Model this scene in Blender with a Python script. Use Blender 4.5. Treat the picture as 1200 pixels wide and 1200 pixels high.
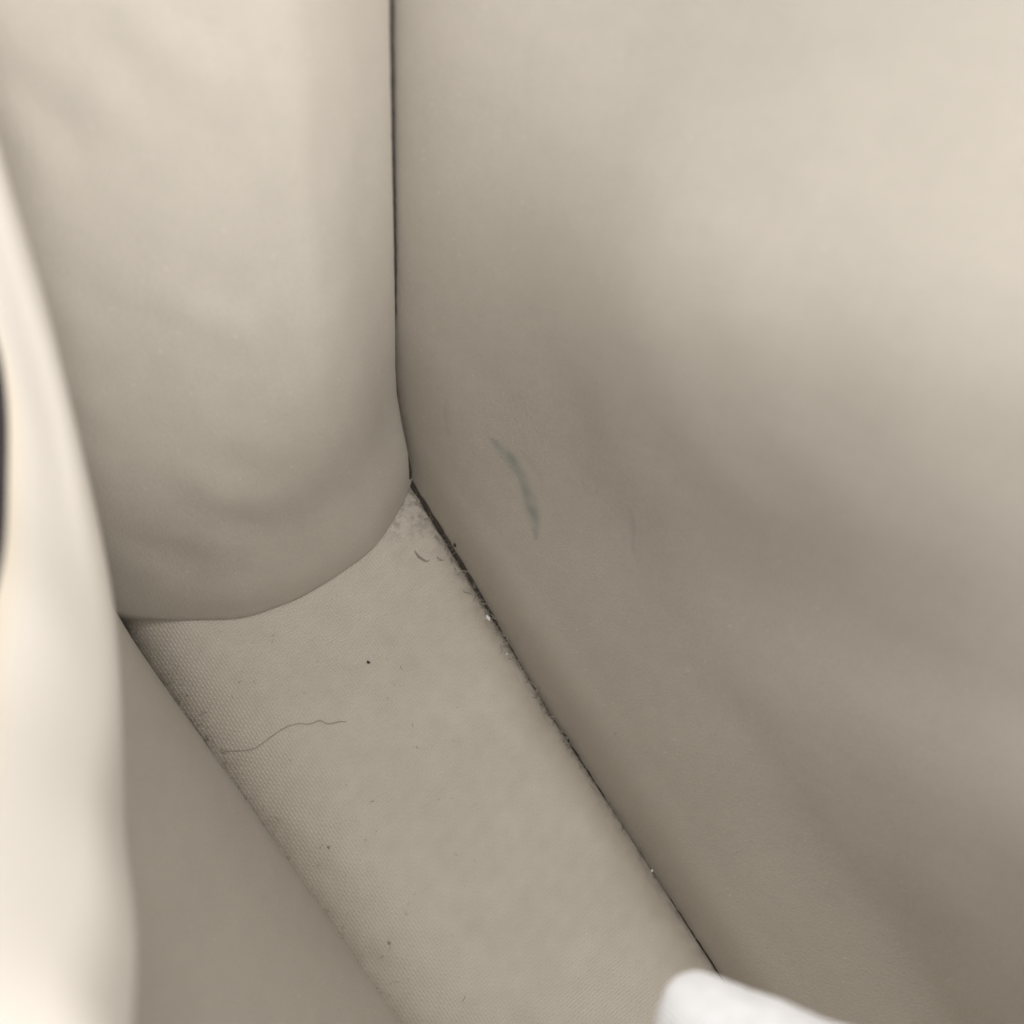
import bpy, bmesh, math, random
import numpy as np
from mathutils import Vector, Matrix
random.seed(7)
rng = np.random.default_rng(7)
sc = bpy.context.scene
for o in list(bpy.data.objects):
    bpy.data.objects.remove(o, do_unlink=True)

# ------------------------------------------------------------------ camera
# World = the bag: X across its base, Y along the base towards the far end, Z up.
F = 1287.0            # focal length in pixels of a 1200 px frame
ta, tb = math.radians(20), math.radians(5)
e1 = np.array([.84, .5426, 0]); e2 = np.array([-.5426, .84, 0]); e3 = np.array([0, 0, 1.])
ZA = math.sin(ta)*e1 + math.sin(tb)*e2; ZA = ZA + math.sqrt(1 - ZA@ZA)*e3
YA = e2 - (e2@ZA)*ZA; YA /= np.linalg.norm(YA)
XA = np.cross(YA, ZA)
RW = np.array([XA, YA, ZA])                      # world = RW @ camera
def ray(u, v): return RW @ np.array([(u-600)/F, (600-v)/F, -1.0])
CAM = -0.29*ray(430, 860)
cam_d = bpy.data.cameras.new('camera')
cam = bpy.data.objects.new('camera', cam_d); sc.collection.objects.link(cam); sc.camera = cam
cam_d.sensor_width = 36; cam_d.lens = 36*F/1200
cam_d.clip_start = .005; cam_d.clip_end = 50
cam.matrix_world = Matrix([list(RW[i]) + [CAM[i]] for i in range(3)] + [[0, 0, 0, 1]])
cam_d.dof.use_dof = True; cam_d.dof.focus_distance = 0.288; cam_d.dof.aperture_fstop = 9.0
cam_d.dof.aperture_blades = 0

# ------------------------------------------------------------------ light
w = bpy.data.worlds.new('World'); sc.world = w; w.use_nodes = True
w.node_tree.nodes['Background'].inputs[0].default_value = (1, .985, .965, 1)
w.node_tree.nodes['Background'].inputs[1].default_value = 1.18
def area(name, loc, aim, size, energy, col):
    l = bpy.data.lights.new(name, 'AREA'); l.energy = energy; l.size = size; l.color = col
    o = bpy.data.objects.new(name, l); sc.collection.objects.link(o); o.location = loc
    o.rotation_euler = (Vector(aim)-Vector(loc)).to_track_quat('-Z', 'Y').to_euler()
def lamp(name, el, az, size, energy, col):                 # soft lamps round the bag, 1.4 m off
    e, a = math.radians(el), math.radians(az); c = np.array([0, .02, .13])
    area(name, c + 1.4*np.array([math.cos(e)*math.cos(a), math.cos(e)*math.sin(a), math.sin(e)]), c, size, energy, col)
lamp('near_softbox', 25, 270, .6, 18.5, (1, .98, .955))
lamp('far_softbox', 27, 85, .6, 21, (1, .965, .92))
lamp('side_softbox', 13, 185, .6, 5.0, (1, .97, .93))
lamp('added_sheen_lamp', 76, 58, .4, 4.8, (1, .985, .95))  # unseen lamp added at the mirror angle for sheen on the base
sc.view_settings.view_transform = 'Standard'; sc.view_settings.look = 'None'
sc.view_settings.exposure = 0; sc.view_settings.gamma = 1
sc.render.engine = 'CYCLES'
cy = sc.cycles
cy.use_denoising = True
cy.max_bounces = 7; cy.diffuse_bounces = 6; cy.glossy_bounces = 3
cy.caustics_reflective = False; cy.caustics_refractive = False

# ------------------------------------------------------------------ helpers
def on_plane(u, v, n, c):
    n = np.array(n, float); d = ray(u, v); return CAM + d*((c - n@CAM)/(n@d))
def at_z(u, v, z): return on_plane(u, v, (0, 0, 1), z)
def at_d(u, v, d): return CAM + d*ray(u, v)

def nspline(P, n):
    """natural cubic spline through the rows of P (k, ...), n samples"""
    P = np.asarray(P, float); k = len(P)
    t = np.arange(k); A = np.eye(k); B = np.zeros_like(P)
    for i in range(1, k-1):
        A[i, i-1:i+2] = (1, 4, 1); B[i] = 6*(P[i+1]-2*P[i]+P[i-1])
    M = np.tensordot(np.linalg.inv(A), B, axes=(1, 0))
    q = np.linspace(0, k-1, n); i = np.clip(q.astype(int), 0, k-2); f = q - i
    sh = (n,) + (1,)*(P.ndim-1); f = f.reshape(sh); g = 1-f
    return g*P[i] + f*P[i+1] + ((g**3-g)*M[i] + (f**3-f)*M[i+1])/6
def pwl(x, xs, ys): return np.interp(x, xs, ys)
def smooth(x, a, b):
    t = np.clip((x-a)/(b-a), 0, 1); return t*t*(3-2*t)
def vnoise(p, seed, scale):
    """cheap smooth noise: a sum of random sines of the 3-D point"""
    r = np.random.default_rng(seed); out = 0
    for i in range(14):
        k = r.normal(size=3); k *= (0.6+0.9*r.random())/np.linalg.norm(k)*2*math.pi/scale
        out = out + np.sin(p@k + r.random()*7)
    return out/math.sqrt(14)

def new_obj(name, mesh, mat, parent=None):
    o = bpy.data.objects.new(name, mesh); sc.collection.objects.link(o)
    if mat: mesh.materials.append(mat)
    if parent: o.parent = parent
    return o
def grid_mesh(name, V, mat, parent=None, flip=False, thick=0, attrs=None, uv=None):
    """V (m,n,3) -> one smooth sheet, solidified away from its normal"""
    m, n = V.shape[:2]
    idx = np.arange(m*n).reshape(m, n)
    q = np.stack([idx[:-1, :-1], idx[1:, :-1], idx[1:, 1:], idx[:-1, 1:]], -1).reshape(-1, 4)
    if flip: q = q[:, ::-1]
    me = bpy.data.meshes.new(name)
    me.vertices.add(m*n); me.vertices.foreach_set('co', V.reshape(-1).astype(np.float32))
    me.loops.add(len(q)*4); me.loops.foreach_set('vertex_index', q.reshape(-1).astype(np.int32))
    me.polygons.add(len(q)); me.polygons.foreach_set('loop_start', np.arange(0, len(q)*4, 4, dtype=np.int32))
    me.polygons.foreach_set('loop_total', np.full(len(q), 4, np.int32))
    me.polygons.foreach_set('use_smooth', np.ones(len(q), bool))
    me.update(calc_edges=True)
    for k, a in (attrs or {}).items():
        at = me.attributes.new(k, 'FLOAT', 'POINT'); at.data.foreach_set('value', a.reshape(-1).astype(np.float32))
    if uv is not None:
        at = me.attributes.new('cloth', 'FLOAT_VECTOR', 'POINT')
        u3 = np.zeros((m*n, 3), np.float32); u3[:, :2] = uv.reshape(-1, 2); at.data.foreach_set('vector', u3.reshape(-1))
    P = V.reshape(-1, 3)
    mo = np.clip(.5 + .22*vnoise(P, 71, .055) + .16*vnoise(P, 72, .016) + .16*vnoise(P, 73, .0065), 0, 1)
    at = me.attributes.new('mottle', 'FLOAT', 'POINT'); at.data.foreach_set('value', mo.astype(np.float32))
    o = new_obj(name, me, mat, parent)
    if thick:
        s = o.modifiers.new('thickness', 'SOLIDIFY'); s.thickness = thick; s.offset = -1
    return o
def tube(name, pts, rad, mat, parent=None, seg=10, n=None, jitter=0):
    P = np.asarray(pts, float)
    if n: P = nspline(P, n)
    k = len(P); rad = np.broadcast_to(rad, (k,)) if np.ndim(rad) == 0 else np.interp(np.linspace(0, 1, k), np.linspace(0, 1, len(rad)), rad)
    T = np.gradient(P, axis=0); T /= np.linalg.norm(T, axis=1)[:, None]
    U = np.cross(T, [0.31, 0.2, .93]); U /= np.linalg.norm(U, axis=1)[:, None]; W = np.cross(T, U)
    a = np.linspace(0, 2*math.pi, seg, endpoint=False)
    rr = rad[:, None]*(1 + jitter*rng.normal(size=(k, seg)))
    V = P[:, None] + rr[..., None]*(np.cos(a)[None, :, None]*U[:, None] + np.sin(a)[None, :, None]*W[:, None])
    vs = V.reshape(-1, 3); fs = []
    for i in range(k-1):
        for j in range(seg):
            j2 = (j+1) % seg; fs.append((i*seg+j, i*seg+j2, (i+1)*seg+j2, (i+1)*seg+j))
    fs.append(tuple(range(seg))[::-1]); fs.append(tuple((k-1)*seg+j for j in range(seg)))
    if name is None: return vs, fs
    me = bpy.data.meshes.new(name); me.from_pydata(vs.tolist(), [], fs)
    me.polygons.foreach_set('use_smooth', np.ones(len(me.polygons), bool))
    return new_obj(name, me, mat, parent)
def tag(o, label, cat, group=None, kind=None):
    o['label'] = label; o['category'] = cat
    if group: o['group'] = group
    if kind: o['kind'] = kind
    return o

# ------------------------------------------------------------------ materials
class NT:
    def __init__(s, name):
        s.m = bpy.data.materials.new(name); s.m.use_nodes = True; s.t = s.m.node_tree
        s.b = s.t.nodes['Principled BSDF']
    def n(s, typ, **kw):
        nd = s.t.nodes.new(typ)
        for k, v in kw.items():
            if k.startswith('i_'): nd.inputs[k[2:].replace('_', ' ')].default_value = v
            else: setattr(nd, k, v)
        return nd
    def l(s, a, b): s.t.links.new(a, b)
    def math(s, op, a, b=None, c=None):
        nd = s.t.nodes.new('ShaderNodeMath'); nd.operation = op
        for i, x in enumerate((a, b, c)):
            if x is None: continue
            if isinstance(x, (int, float)): nd.inputs[i].default_value = x
            else: s.l(x, nd.inputs[i])
        return nd.outputs[0]
    def mix(s, fac, a, b, blend='MIX'):
        nd = s.t.nodes.new('ShaderNodeMix'); nd.data_type = 'RGBA'; nd.blend_type = blend
        for x, k in ((fac, 0), (a, 6), (b, 7)):
            if isinstance(x, (int, float)): nd.inputs[k].default_value = x
            elif isinstance(x, tuple): nd.inputs[k].default_value = (*x, 1)
            else: s.l(x, nd.inputs[k])
        return nd.outputs[2]
    def noise(s, vec, scale, detail=2, rough=.5):
        nd = s.n('ShaderNodeTexNoise', i_Scale=scale, i_Detail=detail, i_Roughness=rough); s.l(vec, nd.inputs['Vector']); return nd.outputs['Fac']
    def ramp(s, x, a, b):
        nd = s.n('ShaderNodeMapRange'); nd.interpolation_type = 'SMOOTHSTEP'; s.l(x, nd.inputs[0])
        nd.inputs[1].default_value = a; nd.inputs[2].default_value = b; return nd.outputs[0]
    def attr(s, name): return s.n('ShaderNodeAttribute', attribute_name=name)
    def bump(s, h, dist, strength=1, prev=None):
        nd = s.n('ShaderNodeBump', i_Strength=strength, i_Distance=dist); s.l(h, nd.inputs['Height'])
        if prev: s.l(prev, nd.inputs['Normal'])
        return nd.outputs[0]

LINING = (.482, .442, .385)
def lining_mat(name, stain=False, lit_facing=False):
    t = NT(name); co = t.n('ShaderNodeTexCoord').outputs['Object']
    fine = t.noise(co, 1500, 2, .7); mott = t.attr('mottle').outputs['Fac']
    c = t.mix(mott, (LINING[0]*.972, LINING[1]*.972, LINING[2]*.972), (LINING[0]*1.03, LINING[1]*1.03, LINING[2]*1.03))
    c = t.mix(t.ramp(fine, .3, .7), c, (.94, .94, .94), 'MULTIPLY')
    sp = t.n('ShaderNodeTexVoronoi', i_Scale=420); t.l(co, sp.inputs['Vector'])   # tiny pale lint specks and darker ones
    pick = t.n('ShaderNodeSeparateColor'); t.l(sp.outputs['Color'], pick.inputs[0])
    dot = t.ramp(sp.outputs['Distance'], .13, .05)
    c = t.mix(t.math('MULTIPLY', t.math('MULTIPLY', dot, t.math('GREATER_THAN', pick.outputs[0], .86)), .5), c, (.80, .75, .66))
    c = t.mix(t.math('MULTIPLY', t.math('MULTIPLY', dot, t.math('LESS_THAN', pick.outputs[0], .09)), .5), c, (.33, .29, .24))
    if stain:
        c = t.mix(t.math('MULTIPLY', t.attr('stain').outputs['Fac'], .72), c, (.215, .24, .222))
    if lit_facing:
        c = t.mix(t.attr('lit_facing').outputs['Fac'], c, (.655, .61, .552))
        c = t.mix(t.attr('edge').outputs['Fac'], c, (.68, .61, .505))
    t.l(c, t.b.inputs['Base Color'])
    t.b.inputs['Roughness'].default_value = .82; t.b.inputs['Specular IOR Level'].default_value = .22
    t.b.inputs['Sheen Weight'].default_value = .12; t.b.inputs['Sheen Roughness'].default_value = .6
    t.l(t.bump(fine, .0004, .6), t.b.inputs['Normal'])
    return t.m
def canvas_mat():
    t = NT('woven_canvas'); co = t.n('ShaderNodeTexCoord').outputs['Object']
    uv = t.attr('cloth').outputs['Vector']
    # threads wander a little
    wob = t.n('ShaderNodeTexNoise', i_Scale=60, i_Detail=2); t.l(co, wob.inputs['Vector'])
    off = t.n('ShaderNodeVectorMath', operation='MULTIPLY_ADD'); t.l(wob.outputs['Color'], off.inputs[0])
    off.inputs[1].default_value = (.0011, .0011, 0); t.l(uv, off.inputs[2])
    sep = t.n('ShaderNodeSeparateXYZ'); t.l(off.outputs[0], sep.inputs[0])
    k = math.pi/.00082
    sx = t.math('SINE', t.math('MULTIPLY', sep.outputs[0], k)); sy = t.math('SINE', t.math('MULTIPLY', sep.outputs[1], k))
    chk = t.math('MULTIPLY', sx, sy)                                                # plain weave: every crossing a knuckle, warp and weft in turn on top
    wv = t.math('MULTIPLY_ADD', t.math('POWER', t.math('ABSOLUTE', chk), .7), .8, t.math('MULTIPLY', chk, .2))
    mott = t.attr('mottle').outputs['Fac']; fine = t.noise(co, 1300, 2, .7)
    h = t.math('MULTIPLY', wv, t.attr('weave').outputs['Fac'])
    c = t.mix(mott, (.515, .466, .400), (.57, .521, .453))
    c = t.mix(t.math('MULTIPLY', t.ramp(h, .40, 1.0), .20), c, (.78, .74, .68))
    c = t.mix(t.math('MULTIPLY', t.ramp(fine, .35, .15), .35), c, (.36, .32, .27))
    c = t.mix(t.math('MULTIPLY', t.attr('grime_shade').outputs['Fac'], t.ramp(t.noise(co, 330, 3, .7), .38, .66)), c, (.17, .145, .12))
    t.l(c, t.b.inputs['Base Color'])
    t.b.inputs['Roughness'].default_value = .45; t.b.inputs['Specular IOR Level'].default_value = .55
    t.b.inputs['Sheen Weight'].default_value = .1
    t.l(t.bump(fine, .0001, .4, t.bump(h, .00024, .9)), t.b.inputs['Normal'])
    return t.m
def plain(name, col, rough=.7, nscale=900, amp=.25, bump=.0002, spec=.3):
    t = NT(name); co = t.n('ShaderNodeTexCoord').outputs['Object']
    f = t.noise(co, nscale, 3, .6)
    t.l(t.mix(t.ramp(f, .3, .7), tuple(x*(1-amp) for x in col), tuple(min(1, x*(1+amp)) for x in col)), t.b.inputs['Base Color'])
    t.b.inputs['Roughness'].default_value = rough; t.b.inputs['Specular IOR Level'].default_value = spec
    t.l(t.bump(f, bump, .6), t.b.inputs['Normal']); return t.m
def knit_mat():
    t = NT('white_cotton_knit'); co = t.n('ShaderNodeTexCoord').outputs['Object']
    wv = t.n('ShaderNodeTexWave', i_Scale=420, i_Distortion=1.5, i_Detail=1); t.l(co, wv.inputs['Vector'])
    f = t.noise(co, 260, 3)
    t.l(t.mix(t.ramp(f, .3, .75), (.475, .475, .48), (.53, .53, .54)), t.b.inputs['Base Color'])
    t.b.inputs['Roughness'].default_value = .9; t.b.inputs['Sheen Weight'].default_value = .3
    t.l(t.bump(f, .0006, .5, t.bump(wv.outputs['Fac'], .00025, .5)), t.b.inputs['Normal']); return t.m
M_GUS = lining_mat('lining_gusset'); M_PANR = lining_mat('lining_panel', stain=True); M_PANL = lining_mat('lining_soft_panel', lit_facing=True)
M_CAN = canvas_mat()
M_SEAM_SHADE = plain('dark_seam_shade', (.05, .04, .033), .9)  # dark colour standing in for the shade inside the seams
M_BIND = plain('dark_edge_paint', (.035, .03, .036), .5)
M_KNIT = knit_mat()
M_HAIR = plain('hair', (.33, .29, .24), .6, amp=.1)
M_LINT = plain('white_lint', (.75, .74, .72), .9)
M_LINTG = plain('grey_lint', (.30, .27, .23), .9)
M_CRUMB = plain('dark_crumb', (.06, .05, .042), .9)

# ------------------------------------------------------------------ the bag
bag = bpy.data.objects.new('handbag', None); sc.collection.objects.link(bag)
tag(bag, 'inside of an open cream handbag with a woven canvas base and soft lining', 'handbag')

FL = .15                                                   # the stiff panel leans outwards
r0 = at_z(477, 546, 0); r1 = at_z(856, 1130, 0)            # ends of the seam at the foot of the stiff panel
l0 = at_z(111, 692, 0); l1 = at_z(446, 1200, 0)
def xr(y): return r0[0] + (y-r0[1])*(r1[0]-r0[0])/(r1[1]-r0[1])
def xl(y): return l0[0] + (y-l0[1])*(l1[0]-l0[0])/(l1[1]-l0[1])
XR = .5*(r0[0]+r1[0]); YN = -.235

def panel_raw(u, v):                                       # (y, z) where a sight line meets the undisplaced stiff panel
    p = on_plane(u, v, (1, 0, -FL), XR); return p[1], p[2]
def panel_point(u, v):                                     # the same on the buckled panel
    y, z = panel_raw(u, v)
    for _ in range(6):
        d = float((panel_disp(np.array([y]), np.array([z]))*smooth(np.array([z]), 0, .02))[0])
        p = on_plane(u, v, (1, 0, -FL), XR+d); y, z = p[1], p[2]
    return y, z

# ---- stiff panel
ZT = .225
seam_px = [(477, 546), (474, 530), (468, 508), (461, 475), (457, 430), (456, 390), (456, 300), (454, 200), (452, 100), (450, 0), (449, -60), (447, -170), (443, -330), (438, -560)]
seam_yz = np.array([panel_raw(*p) for p in seam_px])
def y_seam(z): return np.interp(z, seam_yz[:, 1], seam_yz[:, 0])
def panel_disp(y, z):
    """soft buckles of the panel, metres along +X"""
    d = np.zeros_like(y)
    # a long shallow dent running up towards the near top, with a swell under it
    a0 = np.array(panel_raw(520, 450)); a1 = np.array(panel_raw(1180, 610))
    t = (a1-a0)/np.linalg.norm(a1-a0); nrm = np.array([-t[1], t[0]]); nrm *= np.sign(nrm[1])
    s = (y-a0[0])*t[0] + (z-a0[1])*t[1]; h = (y-a0[0])*nrm[0] + (z-a0[1])*nrm[1]
    env = smooth(s, -.01, .08)
    d += -.0100*env*(.85+.25*smooth(s, .03, .14))*np.exp(-((h-.024)/.034)**2)            # inward swell: its underside faces down, its top catches light
    d += .0070*env*np.exp(-((h+.040)/.024)**2)
    d += .0045*smooth(h, .0, .09)*env + .0120*smooth(z, .0, .055)
    d += .0007*vnoise(np.stack([y, z, 0*y], -1), 3, .16)*smooth(z, 0, .05)
    d += .00018*vnoise(np.stack([y, z, 0*y], -1), 5, .035)*smooth(z, 0, .03)
    d = d*smooth(y_seam(np.clip(z, 0, None))-y, -.002, .065)
    return d
ny, nz = 620, 380
Zg = np.linspace(-.017, ZT, nz)[None, :]; s_ = np.linspace(0, 1, ny)[:, None]
Yg = YN + (y_seam(np.clip(Zg, 0, None)) + .012 - YN)*s_; Zg = Zg + 0*s_
dx = panel_disp(Yg, Zg)*smooth(Zg, .0, .02)
Xg = xr(Yg) + (XR - xr(Yg))*smooth(Zg, 0, .05) + FL*Zg + dx
V = np.stack([Xg, Yg, Zg], -1)
def stroke(Y, Z, px, wpx, soft):
    pts = np.array([panel_point(*p) for p in px]); best = np.zeros_like(Y)
    wv = np.interp(np.linspace(0, 1, 60), np.linspace(0, 1, len(wpx)), wpx)*.00021
    cur = nspline(pts, 60)
    for i in range(60):
        dd = np.hypot(Y-cur[i, 0], Z-cur[i, 1])
        best = np.maximum(best, 1-smooth(dd, wv[i]*(1-soft), wv[i]*(1+soft)+.0002))
    return best
stain = stroke(Yg, Zg, [(572, 513), (590, 531), (606, 553), (615, 580), (618, 607), (618, 638)], [1, 5, 7.5, 7, 6, 6.5, 7.5, 6, 1], .9)
stain = stain*(.72+.28*vnoise(V, 9, .006).clip(-1, 1))
stain = np.maximum(stain, .22*stroke(Yg, Zg, [(612, 530), (624, 545), (634, 563)], [1, 4, 1], .9))
stain = np.maximum(stain, .30*stroke(Yg, Zg, [(738, 596), (743, 618), (742, 640), (748, 662)], [1, 2, 1.5, .5], .9))
stain = np.maximum(stain, .25*stroke(Yg, Zg, [(522, 470), (520, 490), (524, 512)], [1, 2, .5], .9))
pr = grid_mesh('side_panel', V, M_PANR, bag, flip=True, thick=.003, attrs={'stain': stain})
pr['label'] = 'broad stiff lining panel with a curved grey scuff mark'

# ---- gusset: rows of equal fraction up the two end seams, pleated inwards
gp_n = np.cross(r0-l0, np.array([.0, y_seam(.1)-y_seam(0), .1])); gp_n /= np.linalg.norm(gp_n)
def at_gusset(u, v): return on_plane(u, v, gp_n, gp_n@l0)
lseam_px = [(111, 692), (101, 655), (91, 615), (78, 570), (55, 480), (27, 375), (3, 290), (-23, 200), (-46, 110), (-86, -40), (-150, -260), (-215, -500)]
LS = np.array([at_gusset(*p) for p in lseam_px]); LS[0] = l0
RS = np.array([[0, a, b] for a, b in seam_yz]); RS[:, 0] = XR + FL*RS[:, 2]; RS[0] = r0
RS[:, 0] += panel_disp(RS[:, 1], RS[:, 2])*smooth(RS[:, 2], 0, .02)
# resample both seams to the same relative heights
zk = np.array([0, .010, .022, .036, .054, .075, .10, .13, .165, .20])
LS_ = np.stack([np.interp(zk*(.94-.9*zk), LS[:, 2], LS[:, i]) for i in range(3)], -1); RS_ = np.stack([np.interp(zk, RS[:, 2], RS[:, i]) for i in range(3)], -1)
over = zk > RS[-1, 2]
base_px = [(114, 676), (136, 689), (165, 696), (200, 699), (240, 699), (280, 697), (312, 688), (345, 675), (377, 657), (405, 638), (430, 617), (448, 592), (460, 570), (469, 550), (475, 530)]
BR = nspline(np.array([at_z(u, v, .0005) for u, v in base_px]), 400)
seg = np.r_[0, np.cumsum(np.linalg.norm(np.diff(BR, axis=0), axis=1))]; seg /= seg[-1]
NS = 180
sg = np.linspace(0, 1, NS)
BR = np.stack([np.interp(sg, seg, BR[:, i]) for i in range(3)], -1)
chord = BR[-1]-BR[0]
fr = ((BR-BR[0])@chord)/(chord@chord)                      # position along the chord and offset from it
off = BR - (BR[0] + fr[:, None]*chord)
rows = []
for k, z in enumerate(zk):
    L, R = LS_[k], RS_[k]
    amp = 1 + .22*float(smooth(z, 0, .07)) - .15*float(smooth(z, .08, .2))
    am = 1 + (amp-1)*(1-smooth(fr, .72, .97))
    b = off*am[:, None]
    flat = off[np.argmax(np.linalg.norm(off, axis=1))][None]*.95*np.clip(np.minimum(.25+fr*1.05, (1-fr)/.38), 0, 1)[:, None]*smooth(fr, 0, .10)[:, None]
    flat = np.apply_along_axis(lambda c: np.convolve(np.pad(c, 9, 'edge'), np.hanning(21)[1:-1]/np.hanning(21).sum(), 'valid'), 0, flat)
    kf = float(smooth(z, .0, .10))*.7; b = b*(1-kf) + flat*kf*am[:, None]
    # the pleat leans forward over the seam on the stiff side: no gap to see into, only a dark line
    row = L + fr[:, None]*(R-L) + b
    rows.append(row)
G = nspline(np.array(rows), 260)
G = np.concatenate([G[:1] + np.array([0, .001, -.020]), G[:1] + np.array([0, .0005, -.008]), G[:-2]])          # the turned-in hem below the base board
# deepen the crease: tuck both ends back behind the pleat
G[:, :, 1] += (.006*np.exp(-((1-sg)/.018)**2) + .004*np.exp(-(sg/.014)**2))[None]
wr = vnoise(G*np.array([1, 1, .6]), 21, .05)*.0003 + vnoise(G*np.array([1.3, 1, 1.]), 23, .018)*.00012
hgt = np.linspace(0, 1, 260)[:, None]
G[:, :, 1] -= wr*smooth(hgt, 0, .15)*np.sin(np.pi*sg)[None]
diag = np.sin((G[..., 0]*1.5 + G[..., 2]*1.0)/.015*2*math.pi*.5 + 1.5*vnoise(G, 31, .06))
G[:, :, 1] -= 0.00060*diag*(.5+.5*np.tanh(1.5*vnoise(G, 37, .05)))*smooth(sg[None], .02, .12)*(1-smooth(sg[None], .35, .6))*smooth(hgt, .05, .3)
gus = grid_mesh('gusset', G, M_GUS, bag, flip=False, thick=.0025)
gus['label'] = 'padded lining gusset closing the far end'

# ---- base: a padded board wrapped in canvas, its long edges rolled down into the seams
ny2, nx2 = 520, 200
yy = np.linspace(YN, r0[1]+.022, ny2)[:, None]; uu = np.linspace(0, 1, nx2)[None, :]
uu = .5 - .5*np.cos(np.pi*uu)*np.abs(np.cos(np.pi*uu))**-.35
uu = np.clip(uu, 0, 1)
lx = xl(yy)+.0010; rx = xr(yy)-.0013
Xb = lx + (rx-lx)*uu
dl = Xb-lx; dr = rx-Xb
def roll(d, r, h): q = np.clip(1-d/r, 0, 1); return -h*(.55*q**2.2 + .45*(1-np.sqrt(np.clip(1-q**4, 0, 1))))
wr_r = .0180 + .002*np.sin(yy*47+1) - .006*smooth(yy, -.03, .05)
Zb = roll(dl, .026 - .008*smooth(yy, .0, .06), .0130) + roll(dr, wr_r, .0108-.0072*smooth(yy, -.03, .05))
Yb = yy + 0*uu
pb = np.stack([Xb, Yb, 0*Xb], -1)
Zb = Zb + .00030*vnoise(pb, 41, .05) + .00010*vnoise(pb, 43, .012)
cr = at_z(472, 600, 0); Zb += .00025*vnoise(pb, 47, .005)*np.exp(-((Xb-cr[0])**2+(Yb-cr[1])**2)/.012**2)
Zb -= .0004
grime_shade = np.clip(np.exp(-dr/.0022)*.9 + np.exp(-dl/.0030)*.35 + .55*np.exp(-((Xb-cr[0])**2+(Yb-cr[1])**2)/.008**2), 0, 1)  # edge and corner grime that also paints in the crease shade
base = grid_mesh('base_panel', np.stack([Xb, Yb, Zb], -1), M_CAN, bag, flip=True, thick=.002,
                 attrs={'grime_shade': grime_shade, 'weave': .5+.5*smooth(yy, -.04, .03)+0*Xb}, uv=np.stack([Xb-lx, Yb], -1))
base['label'] = 'woven canvas base strip'
def zbase(x, y):
    i = int(np.clip(np.searchsorted(yy[:, 0], y), 0, ny2-1)); return float(np.interp(x, Xb[i], Zb[i]))

# ---- soft panel: collapses inwards along a ridge that starts in the far corner and rises towards the viewer
def lp(u, v, z): return at_z(u, v, z)
def foot(u, v): p = at_z(u, v, 0); return np.array([xl(p[1])-.0006, p[1], -.016])
gs = lambda z: np.array([np.interp(z, LS[:, 2], LS[:, i]) for i in range(3)])
low2 = lambda a, b: a + (b-a)*.66 + np.array([-.0008, 0, 0])
def flap(f, dx, low, ridge, rim):                          # the mouth of the panel droops inwards: a nearly level flap above the ridge
    q = lambda t, c: ridge + (rim-ridge)*t + np.array([0, 0, c])
    return [f, f+np.array([-dx, 0, .0185]), low, low2(low, ridge), ridge, q(.30, .0035), q(.66, .0035), rim]
def gflap(a, b, ridge, rim):                               # the same flap where the panel's edge climbs the gusset seam
    q = lambda t, c: ridge + (rim-ridge)*t + np.array([0, 0, c])
    f, l = gs(a), gs(b)
    return [f+np.array([-.0006, .001, -.004]), f + np.array([-.0006, .001, 0]), l+np.array([-.004, -.002, .0]), low2(l+np.array([-.004, -.002, .0]), ridge), ridge, q(.30, .003), q(.66, .003), rim]
cols = [
    gflap(.125, .132, lp(-60, 30, .152), lp(-140, -60, .160)),
    gflap(.080, .092, lp(-6, 210, .138), lp(-100, 120, .150)),
    gflap(.040, .054, lp(46, 385, .124), lp(-58, 290, .142)),
    gflap(.008, .022, lp(92, 565, .110), lp(-18, 430, .135)),
    flap(foot(168, 742), .0003, lp(122, 722, .045), lp(117, 715, .100), lp(-12, 560, .131)),
    flap(foot(262, 885), .0008, lp(128, 860, .058), lp(126, 842, .102), lp(-20, 665, .132)),
    flap(foot(362, 1036), .0012, lp(102, 1000, .074), lp(126, 985, .116), lp(-52, 790, .138)),
    flap(foot(470, 1200), .0014, lp(80, 1190, .086), lp(130, 1170, .144), lp(-110, 950, .158)),
    flap(foot(640, 1460), .0016, lp(125, 1500, .098), lp(205, 1450, .165), lp(-200, 1180, .176)),
]
last = [q + np.array([0, YN-cols[-1][0][1], 0]) for q in cols[-1]]
last[0][0] = xl(YN)-.0006; last[1][0] = xl(YN)-.0022
cols.append(last)
Cg = np.array(cols)
Lg = nspline(Cg, 240)                                     # along the bag
Lg = np.swapaxes(nspline(np.swapaxes(Lg, 0, 1), 260), 0, 1)
v01 = np.linspace(0, 1, 260)[None, :]
Lg[..., 0] += .0005*vnoise(Lg, 61, .05)*smooth(v01, .25, .5)
lit_facing = smooth(v01 + .02*vnoise(Lg, 63, .05), .56, .70) + 0*Lg[..., 0]    # ivory facing leather at the mouth, paler still as painted light
edge = smooth(v01 + .02*vnoise(Lg, 63, .05), .86, .95) + 0*Lg[..., 0]  # warm tint along the rim: its overexposed light painted in
pl = grid_mesh('side_panel', Lg, M_PANL, bag, flip=False, thick=.002, attrs={'lit_facing': lit_facing, 'edge': edge})
pl['label'] = 'soft lining panel folding inwards, bright and out of focus'
tube('rim_binding', Lg[::4, -1] + np.array([0, 0, .001]), .0028, M_BIND, bag, seg=14)['label'] = 'dark edge binding along the opening'
top = np.stack([V[::8, -1, 0]+.0015, V[::8, -1, 1], V[::8, -1, 2]], -1)
tube('rim_binding', top, .0028, M_BIND, bag, seg=14)

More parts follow.
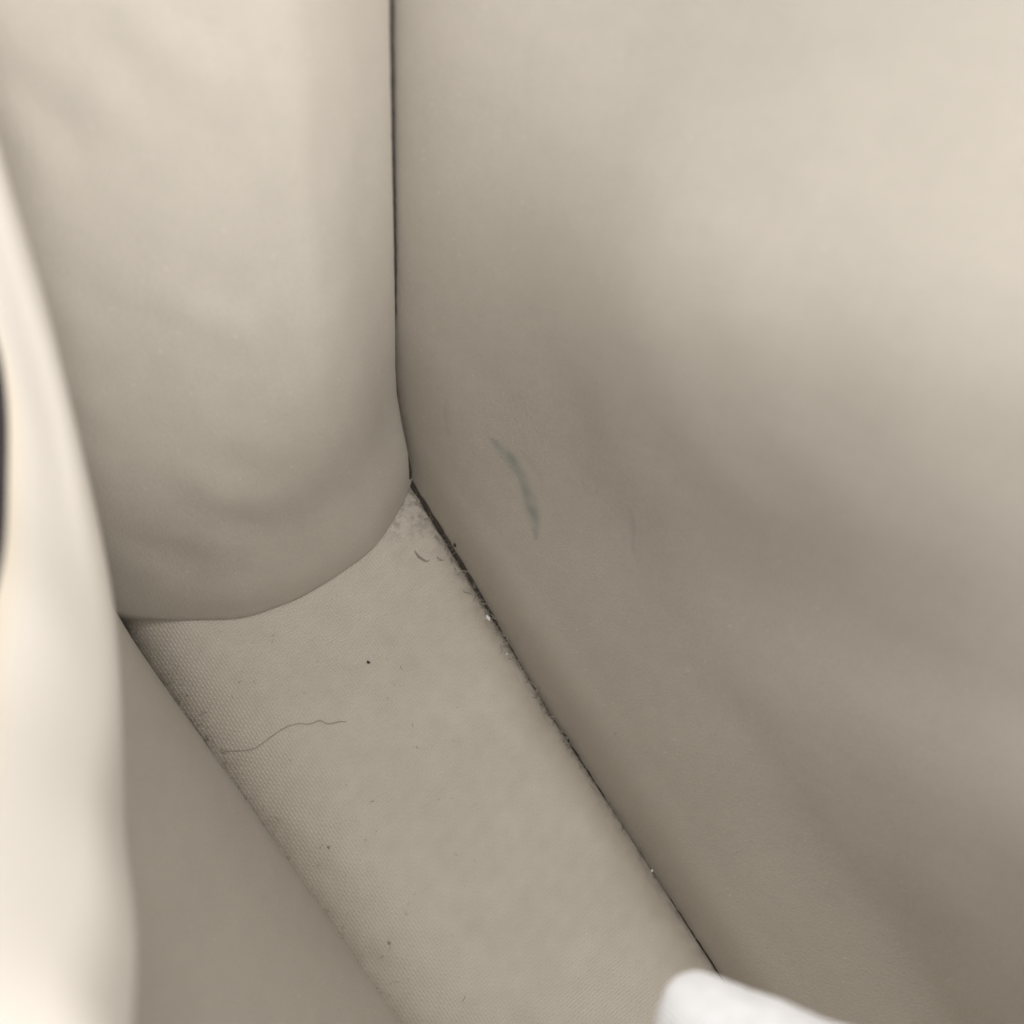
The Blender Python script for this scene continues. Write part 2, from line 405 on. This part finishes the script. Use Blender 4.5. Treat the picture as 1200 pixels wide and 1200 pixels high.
# ---- near end wall (behind the view) so that the bag is a closed vessel
NE = []
for k in range(0, 260, 6):
    A = Lg[-1, k]; i = int(np.argmin(abs(Zg[0]-A[2]))); B = V[0, i]; s2 = np.linspace(0, 1, 40)[:, None]
    NE.append(A + (B-A)*s2 + np.array([0, -.02, 0])*np.sin(np.pi*s2))
grid_mesh('gusset', np.array(NE), M_GUS, bag, flip=True, thick=.0025)

# ---- dark tubes laid in the seams as painted shade
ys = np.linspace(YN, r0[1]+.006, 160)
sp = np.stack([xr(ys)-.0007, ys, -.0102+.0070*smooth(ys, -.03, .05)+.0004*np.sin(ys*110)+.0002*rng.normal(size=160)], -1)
tube('seam_shade', sp, .0011, M_SEAM_SHADE, bag, seg=8, jitter=.10)
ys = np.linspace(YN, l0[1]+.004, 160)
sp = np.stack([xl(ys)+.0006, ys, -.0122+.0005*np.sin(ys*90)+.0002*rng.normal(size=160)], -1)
tube('seam_shade', sp, .0012, M_SEAM_SHADE, bag, seg=8, jitter=.12)
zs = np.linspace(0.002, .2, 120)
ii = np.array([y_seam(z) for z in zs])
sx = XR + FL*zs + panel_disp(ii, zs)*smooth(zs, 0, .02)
tube('seam_shade', np.stack([sx-.0009, ii-.0030, zs], -1), [.0006, .0008, .0009, .0010, .0010], M_SEAM_SHADE, bag, seg=8, jitter=.08)
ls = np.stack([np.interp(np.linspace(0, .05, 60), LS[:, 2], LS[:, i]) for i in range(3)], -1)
tube('seam_shade', ls+np.array([.0010, -.0014, 0.001]), [.0026, .0022, .0016, .0012, .001], M_SEAM_SHADE, bag, seg=8, jitter=.1)
tube('seam_shade', BR[:100:4]+np.array([0, -.0002, -.0002]), [.0011, .0006, .0005, .0003, .0001], M_SEAM_SHADE, bag, seg=8, jitter=.12)

# ------------------------------------------------------------------ gloved hand reaching in from the near side
def skin(name, V, E, R, mat, parent=None, root=0, sub=2):
    me = bpy.data.meshes.new(name); me.from_pydata([tuple(v) for v in V], E, [])
    o = new_obj(name, me, mat, parent)
    bpy.context.view_layer.objects.active = o
    m = o.modifiers.new('skin', 'SKIN'); m.use_smooth_shade = True; m.branch_smoothing = .6
    lay = me.skin_vertices[0] if me.skin_vertices else None
    if lay is None:
        bm = bmesh.new(); bm.from_mesh(me); bm.verts.layers.skin.verify(); bm.to_mesh(me); bm.free(); lay = me.skin_vertices[0]
    for i, r in enumerate(R): lay.data[i].radius = (r, r)
    for i in range(len(V)): lay.data[i].use_root = (i == root)
    s = o.modifiers.new('subdivision', 'SUBSURF'); s.levels = sub; s.render_levels = sub
    return o
tip = at_d(770, 1184, .184)
pip = at_d(955, 1232, .172)
fdir = (tip-pip)/np.linalg.norm(tip-pip)
lat = at_d(985-45, 1268+89, .190)-pip; lat -= fdir*(lat@fdir); lat /= np.linalg.norm(lat)   # towards the other fingers
dors = np.cross(fdir, lat)
if dors@(CAM-tip) < 0: dors = -dors                        # back of the hand, facing the viewer
def H(a, b, c): return tip + fdir*a*-1 + lat*b + dors*c    # a back along the finger, b sideways, c up off the palm
# joints: knuckle at a = 0.075
V_, E_, R_ = [], [], []
def add(p, r, prev=None):
    V_.append(p); R_.append(r)
    if prev is not None: E_.append((prev, len(V_)-1))
    return len(V_)-1
palm = add(H(.105, .030, .018), .0150)
wrist = add(H(.150, .034, .040), .0200, palm); arm = add(H(.200, .040, .075), .0230, wrist); add(H(.25, .046, .11), .026, arm)
fingers = [(0.000, 0.000, [.066, .050, .024, .010, .000], [.013, .008, .004, .001, 0], [.0115, .0102, .0096, .0092, .0086]),
           (.021, .002, [.072, .052, .044, .058, .068], [.016, .010, -.006, -.016, -.016], [.0100, .0090, .0083, .0077, .0062]),
           (.041, .004, [.076, .056, .048, .060, .070], [.014, .008, -.008, -.018, -.018], [.0096, .0086, .0080, .0074, .0060]),
           (.058, .006, [.080, .062, .052, .056, .061], [.009, .005, -.008, -.019, -.022], [.0086, .0076, .0070, .0065, .0054])]
for b, a0, aa, cc, rr in fingers:
    mc = add(H(.088+a0*.5, .012+b*.62, .017), .0120, palm)
    p = mc
    for a, c, r in zip(aa, cc, rr): p = add(H(a+a0, b, c), r, p)
th = add(H(.122, .020, -.004), .0120, palm)
p = add(H(.108, .024, -.020), .0098, th); p = add(H(.090, .034, -.030), .0088, p); add(H(.074, .042, -.034), .0070, p)
hand = skin('gloved_hand', V_, E_, R_, M_KNIT, sub=3)
tx = bpy.data.textures.new('cloth_folds', 'CLOUDS'); tx.noise_scale = .012; tx.noise_depth = 2
dm = hand.modifiers.new('cloth_folds', 'DISPLACE'); dm.texture = tx; dm.strength = .0032; dm.mid_level = .5; dm.texture_coords = 'GLOBAL'
tag(hand, 'fingertip of a hand in a white cotton glove reaching in at the bottom', 'hand')

# ------------------------------------------------------------------ dirt on the lining
def on_base(u, v, h=.0002):
    p = at_z(u, v, 0)
    for _ in range(3): p = at_z(u, v, zbase(p[0], p[1])+h)
    return p
hp = [(258, 878), (268, 880), (285, 879.5), (300, 876), (313, 867), (327, 857), (338, 851), (350, 848), (361, 848.5), (370, 846), (376, 844.5), (383, 848), (392, 847), (399, 845.5), (406, 846)]
tag(tube('hair_strand', [on_base(u, v, .00025) for u, v in hp], [.00008, .00009, .00008, .00008, .00012, .00006], M_HAIR, seg=6, n=90),
    'fine wavy brown hair lying across the canvas base', 'hair')
def lump(name, c, size, ax, mat, label, cat, group, seed):
    r = np.random.default_rng(seed); bm = bmesh.new(); bmesh.ops.create_icosphere(bm, subdivisions=2, radius=1)
    ax = np.array(ax, float); ax /= np.linalg.norm(ax)
    up = np.array([0, 0, 1.]); sd = np.cross(up, ax); sd /= np.linalg.norm(sd); up = np.cross(ax, sd)
    for v in bm.verts:
        k = 1+.28*r.normal(); q = np.array(v.co)*k
        v.co = Vector(c + ax*q[0]*size[0] + sd*q[1]*size[1] + up*q[2]*size[2])
    me = bpy.data.meshes.new(name); bm.to_mesh(me); bm.free()
    return tag(new_obj(name, me, mat), label, cat, group)
def pxdir(u, v, du, dv): a = on_base(u, v); b = on_base(u+du, v+dv); return b-a
def on_panel(u, v, h=.0002):
    yz = panel_point(u, v); y, z = np.array([yz[0]]), np.array([yz[1]])
    return np.array([float((XR+FL*z+panel_disp(y, z)*smooth(z, 0, .02))[0])-h, yz[0], yz[1]])
mm = .001
for i, (u, v, d, s, m, lab, cat, grp) in enumerate([
    (572, 724, (6, 9), (.75, .38, .3), M_LINT, 'largest white lint fleck caught in the seam below the scuff mark', 'lint', 'white lint flecks'),
    (594, 766, (5, -6), (.75, .22, .2), M_LINT, 'thin white lint sliver beside the seam, just below the largest fleck', 'lint', 'white lint flecks'),
    (764, 1020, (3, 4), (.35, .25, .2), M_LINT, 'tiny white lint fleck in the seam close above the glove', 'lint', 'white lint flecks'),
    (262, 881, (4, 3), (.75, .5, .4), M_LINTG, 'grey lint knot where the hair meets the shaded seam', 'lint', None),
    (432, 776, (1, 1), (.42, .33, .2), M_CRUMB, 'round black speck on the canvas right of the gusset fold', 'crumb', 'dark specks on the canvas'),
    (385, 993, (1, 2), (.36, .3, .18), M_LINTG, 'faint dark speck on the canvas below the hair', 'crumb', 'dark specks on the canvas'),
    (456, 1105, (2, 1), (.45, .3, .18), M_LINTG, 'dark speck on the canvas nearest the bottom of the picture', 'crumb', 'dark specks on the canvas'),
    (461, 572, (1, 1), (.36, .3, .2), M_CRUMB, 'tiny dark grain in the far corner beside the gusset', 'crumb', 'dark specks on the canvas'),
]):
    lump('lint_fleck' if cat == 'lint' else 'dark_speck', (at_z(u, v, .0004) if cat == 'lint' else on_base(u, v, .0003)), np.array(s)*mm, pxdir(u, v, *d), m, lab, cat, grp, 100+i)
lump('dark_speck', on_panel(534, 638, .0004), np.array([.5, .4, .35])*mm, (0, 1, .3), M_CRUMB, 'black crumb stuck at the foot of the scuffed panel', 'crumb', None, 140)
lump('dark_speck', on_panel(722, 860, .0001), np.array([.5, .3, .2])*mm, (0, 1, .8), M_LINTG, 'small dark speck on the stiff panel just above the seam', 'crumb', None, 141)
tag(tube('lint_curl', [on_base(u, v, .0002) for u, v in ((486, 645), (489, 650), (493, 654), (499, 657.5), (503, 656.5))], [.0001, .0003, .00036, .0003, .0001], M_LINTG, seg=6, n=24),
    'longer dark curl of lint in the far corner of the base', 'lint', 'dark curls in the far corner')
tag(tube('lint_curl', [on_base(u, v, .0002) for u, v in ((512, 652), (515, 655.5), (520, 656.5))], [.0001, .0003, .0001], M_LINTG, seg=6, n=16),
    'shorter dark curl of lint next to the seam in the far corner', 'lint', 'dark curls in the far corner')
# fuzz along the seams: nobody could count it
vs, fs = [], []
def fibre(p, L, r, d):
    k = [p]; d = d/np.linalg.norm(d)
    for i in range(5):
        d = d + rng.normal(size=3)*.55*np.array([1, 1, .45]); d /= np.linalg.norm(d); q = k[-1]+d*L/5
        q[2] = max(q[2], zbase(q[0], q[1])+r); k.append(q)
    v_, f_ = tube(None, k, [r, r, r*.5], None, seg=3)
    o = sum(len(x) for x in vs); vs.append(v_); fs.extend([tuple(i+o for i in f) for f in f_])
for i in range(520):
    y = rng.choice([rng.uniform(-.10, .05), rng.normal(.012, .014), rng.normal(-.028, .010)], p=[.25, .45, .30])
    x = xr(y)-abs(rng.normal(0, .0013))-.0003
    fibre(np.array([x, y, zbase(x, y)+.0002]), rng.uniform(.001, .0035), rng.uniform(.00006, .00015), np.array([rng.normal()*.6, rng.normal(), .3]))
for i in range(170):
    y = rng.uniform(-.06, l0[1]); x = xl(y)+abs(rng.normal(0, .0018))+.0008
    fibre(np.array([x, y, zbase(x, y)+.0002]), rng.uniform(.001, .003), rng.uniform(.00004, .00009), np.array([rng.normal()*.6, rng.normal(), .15]))
for i in range(70):
    p = on_base(rng.uniform(180, 560), rng.uniform(700, 1180))
    if xl(p[1])+.004 < p[0] < xr(p[1])-.004: fibre(p, rng.uniform(.0006, .002), rng.uniform(.00004, .00008), np.array([rng.normal(), rng.normal(), 0.]))
me = bpy.data.meshes.new('lint'); me.from_pydata(np.concatenate(vs).tolist(), [], fs)
tag(new_obj('lint', me, M_LINTG), 'fine grey lint and dust gathered along the base seams', 'lint', kind='stuff')
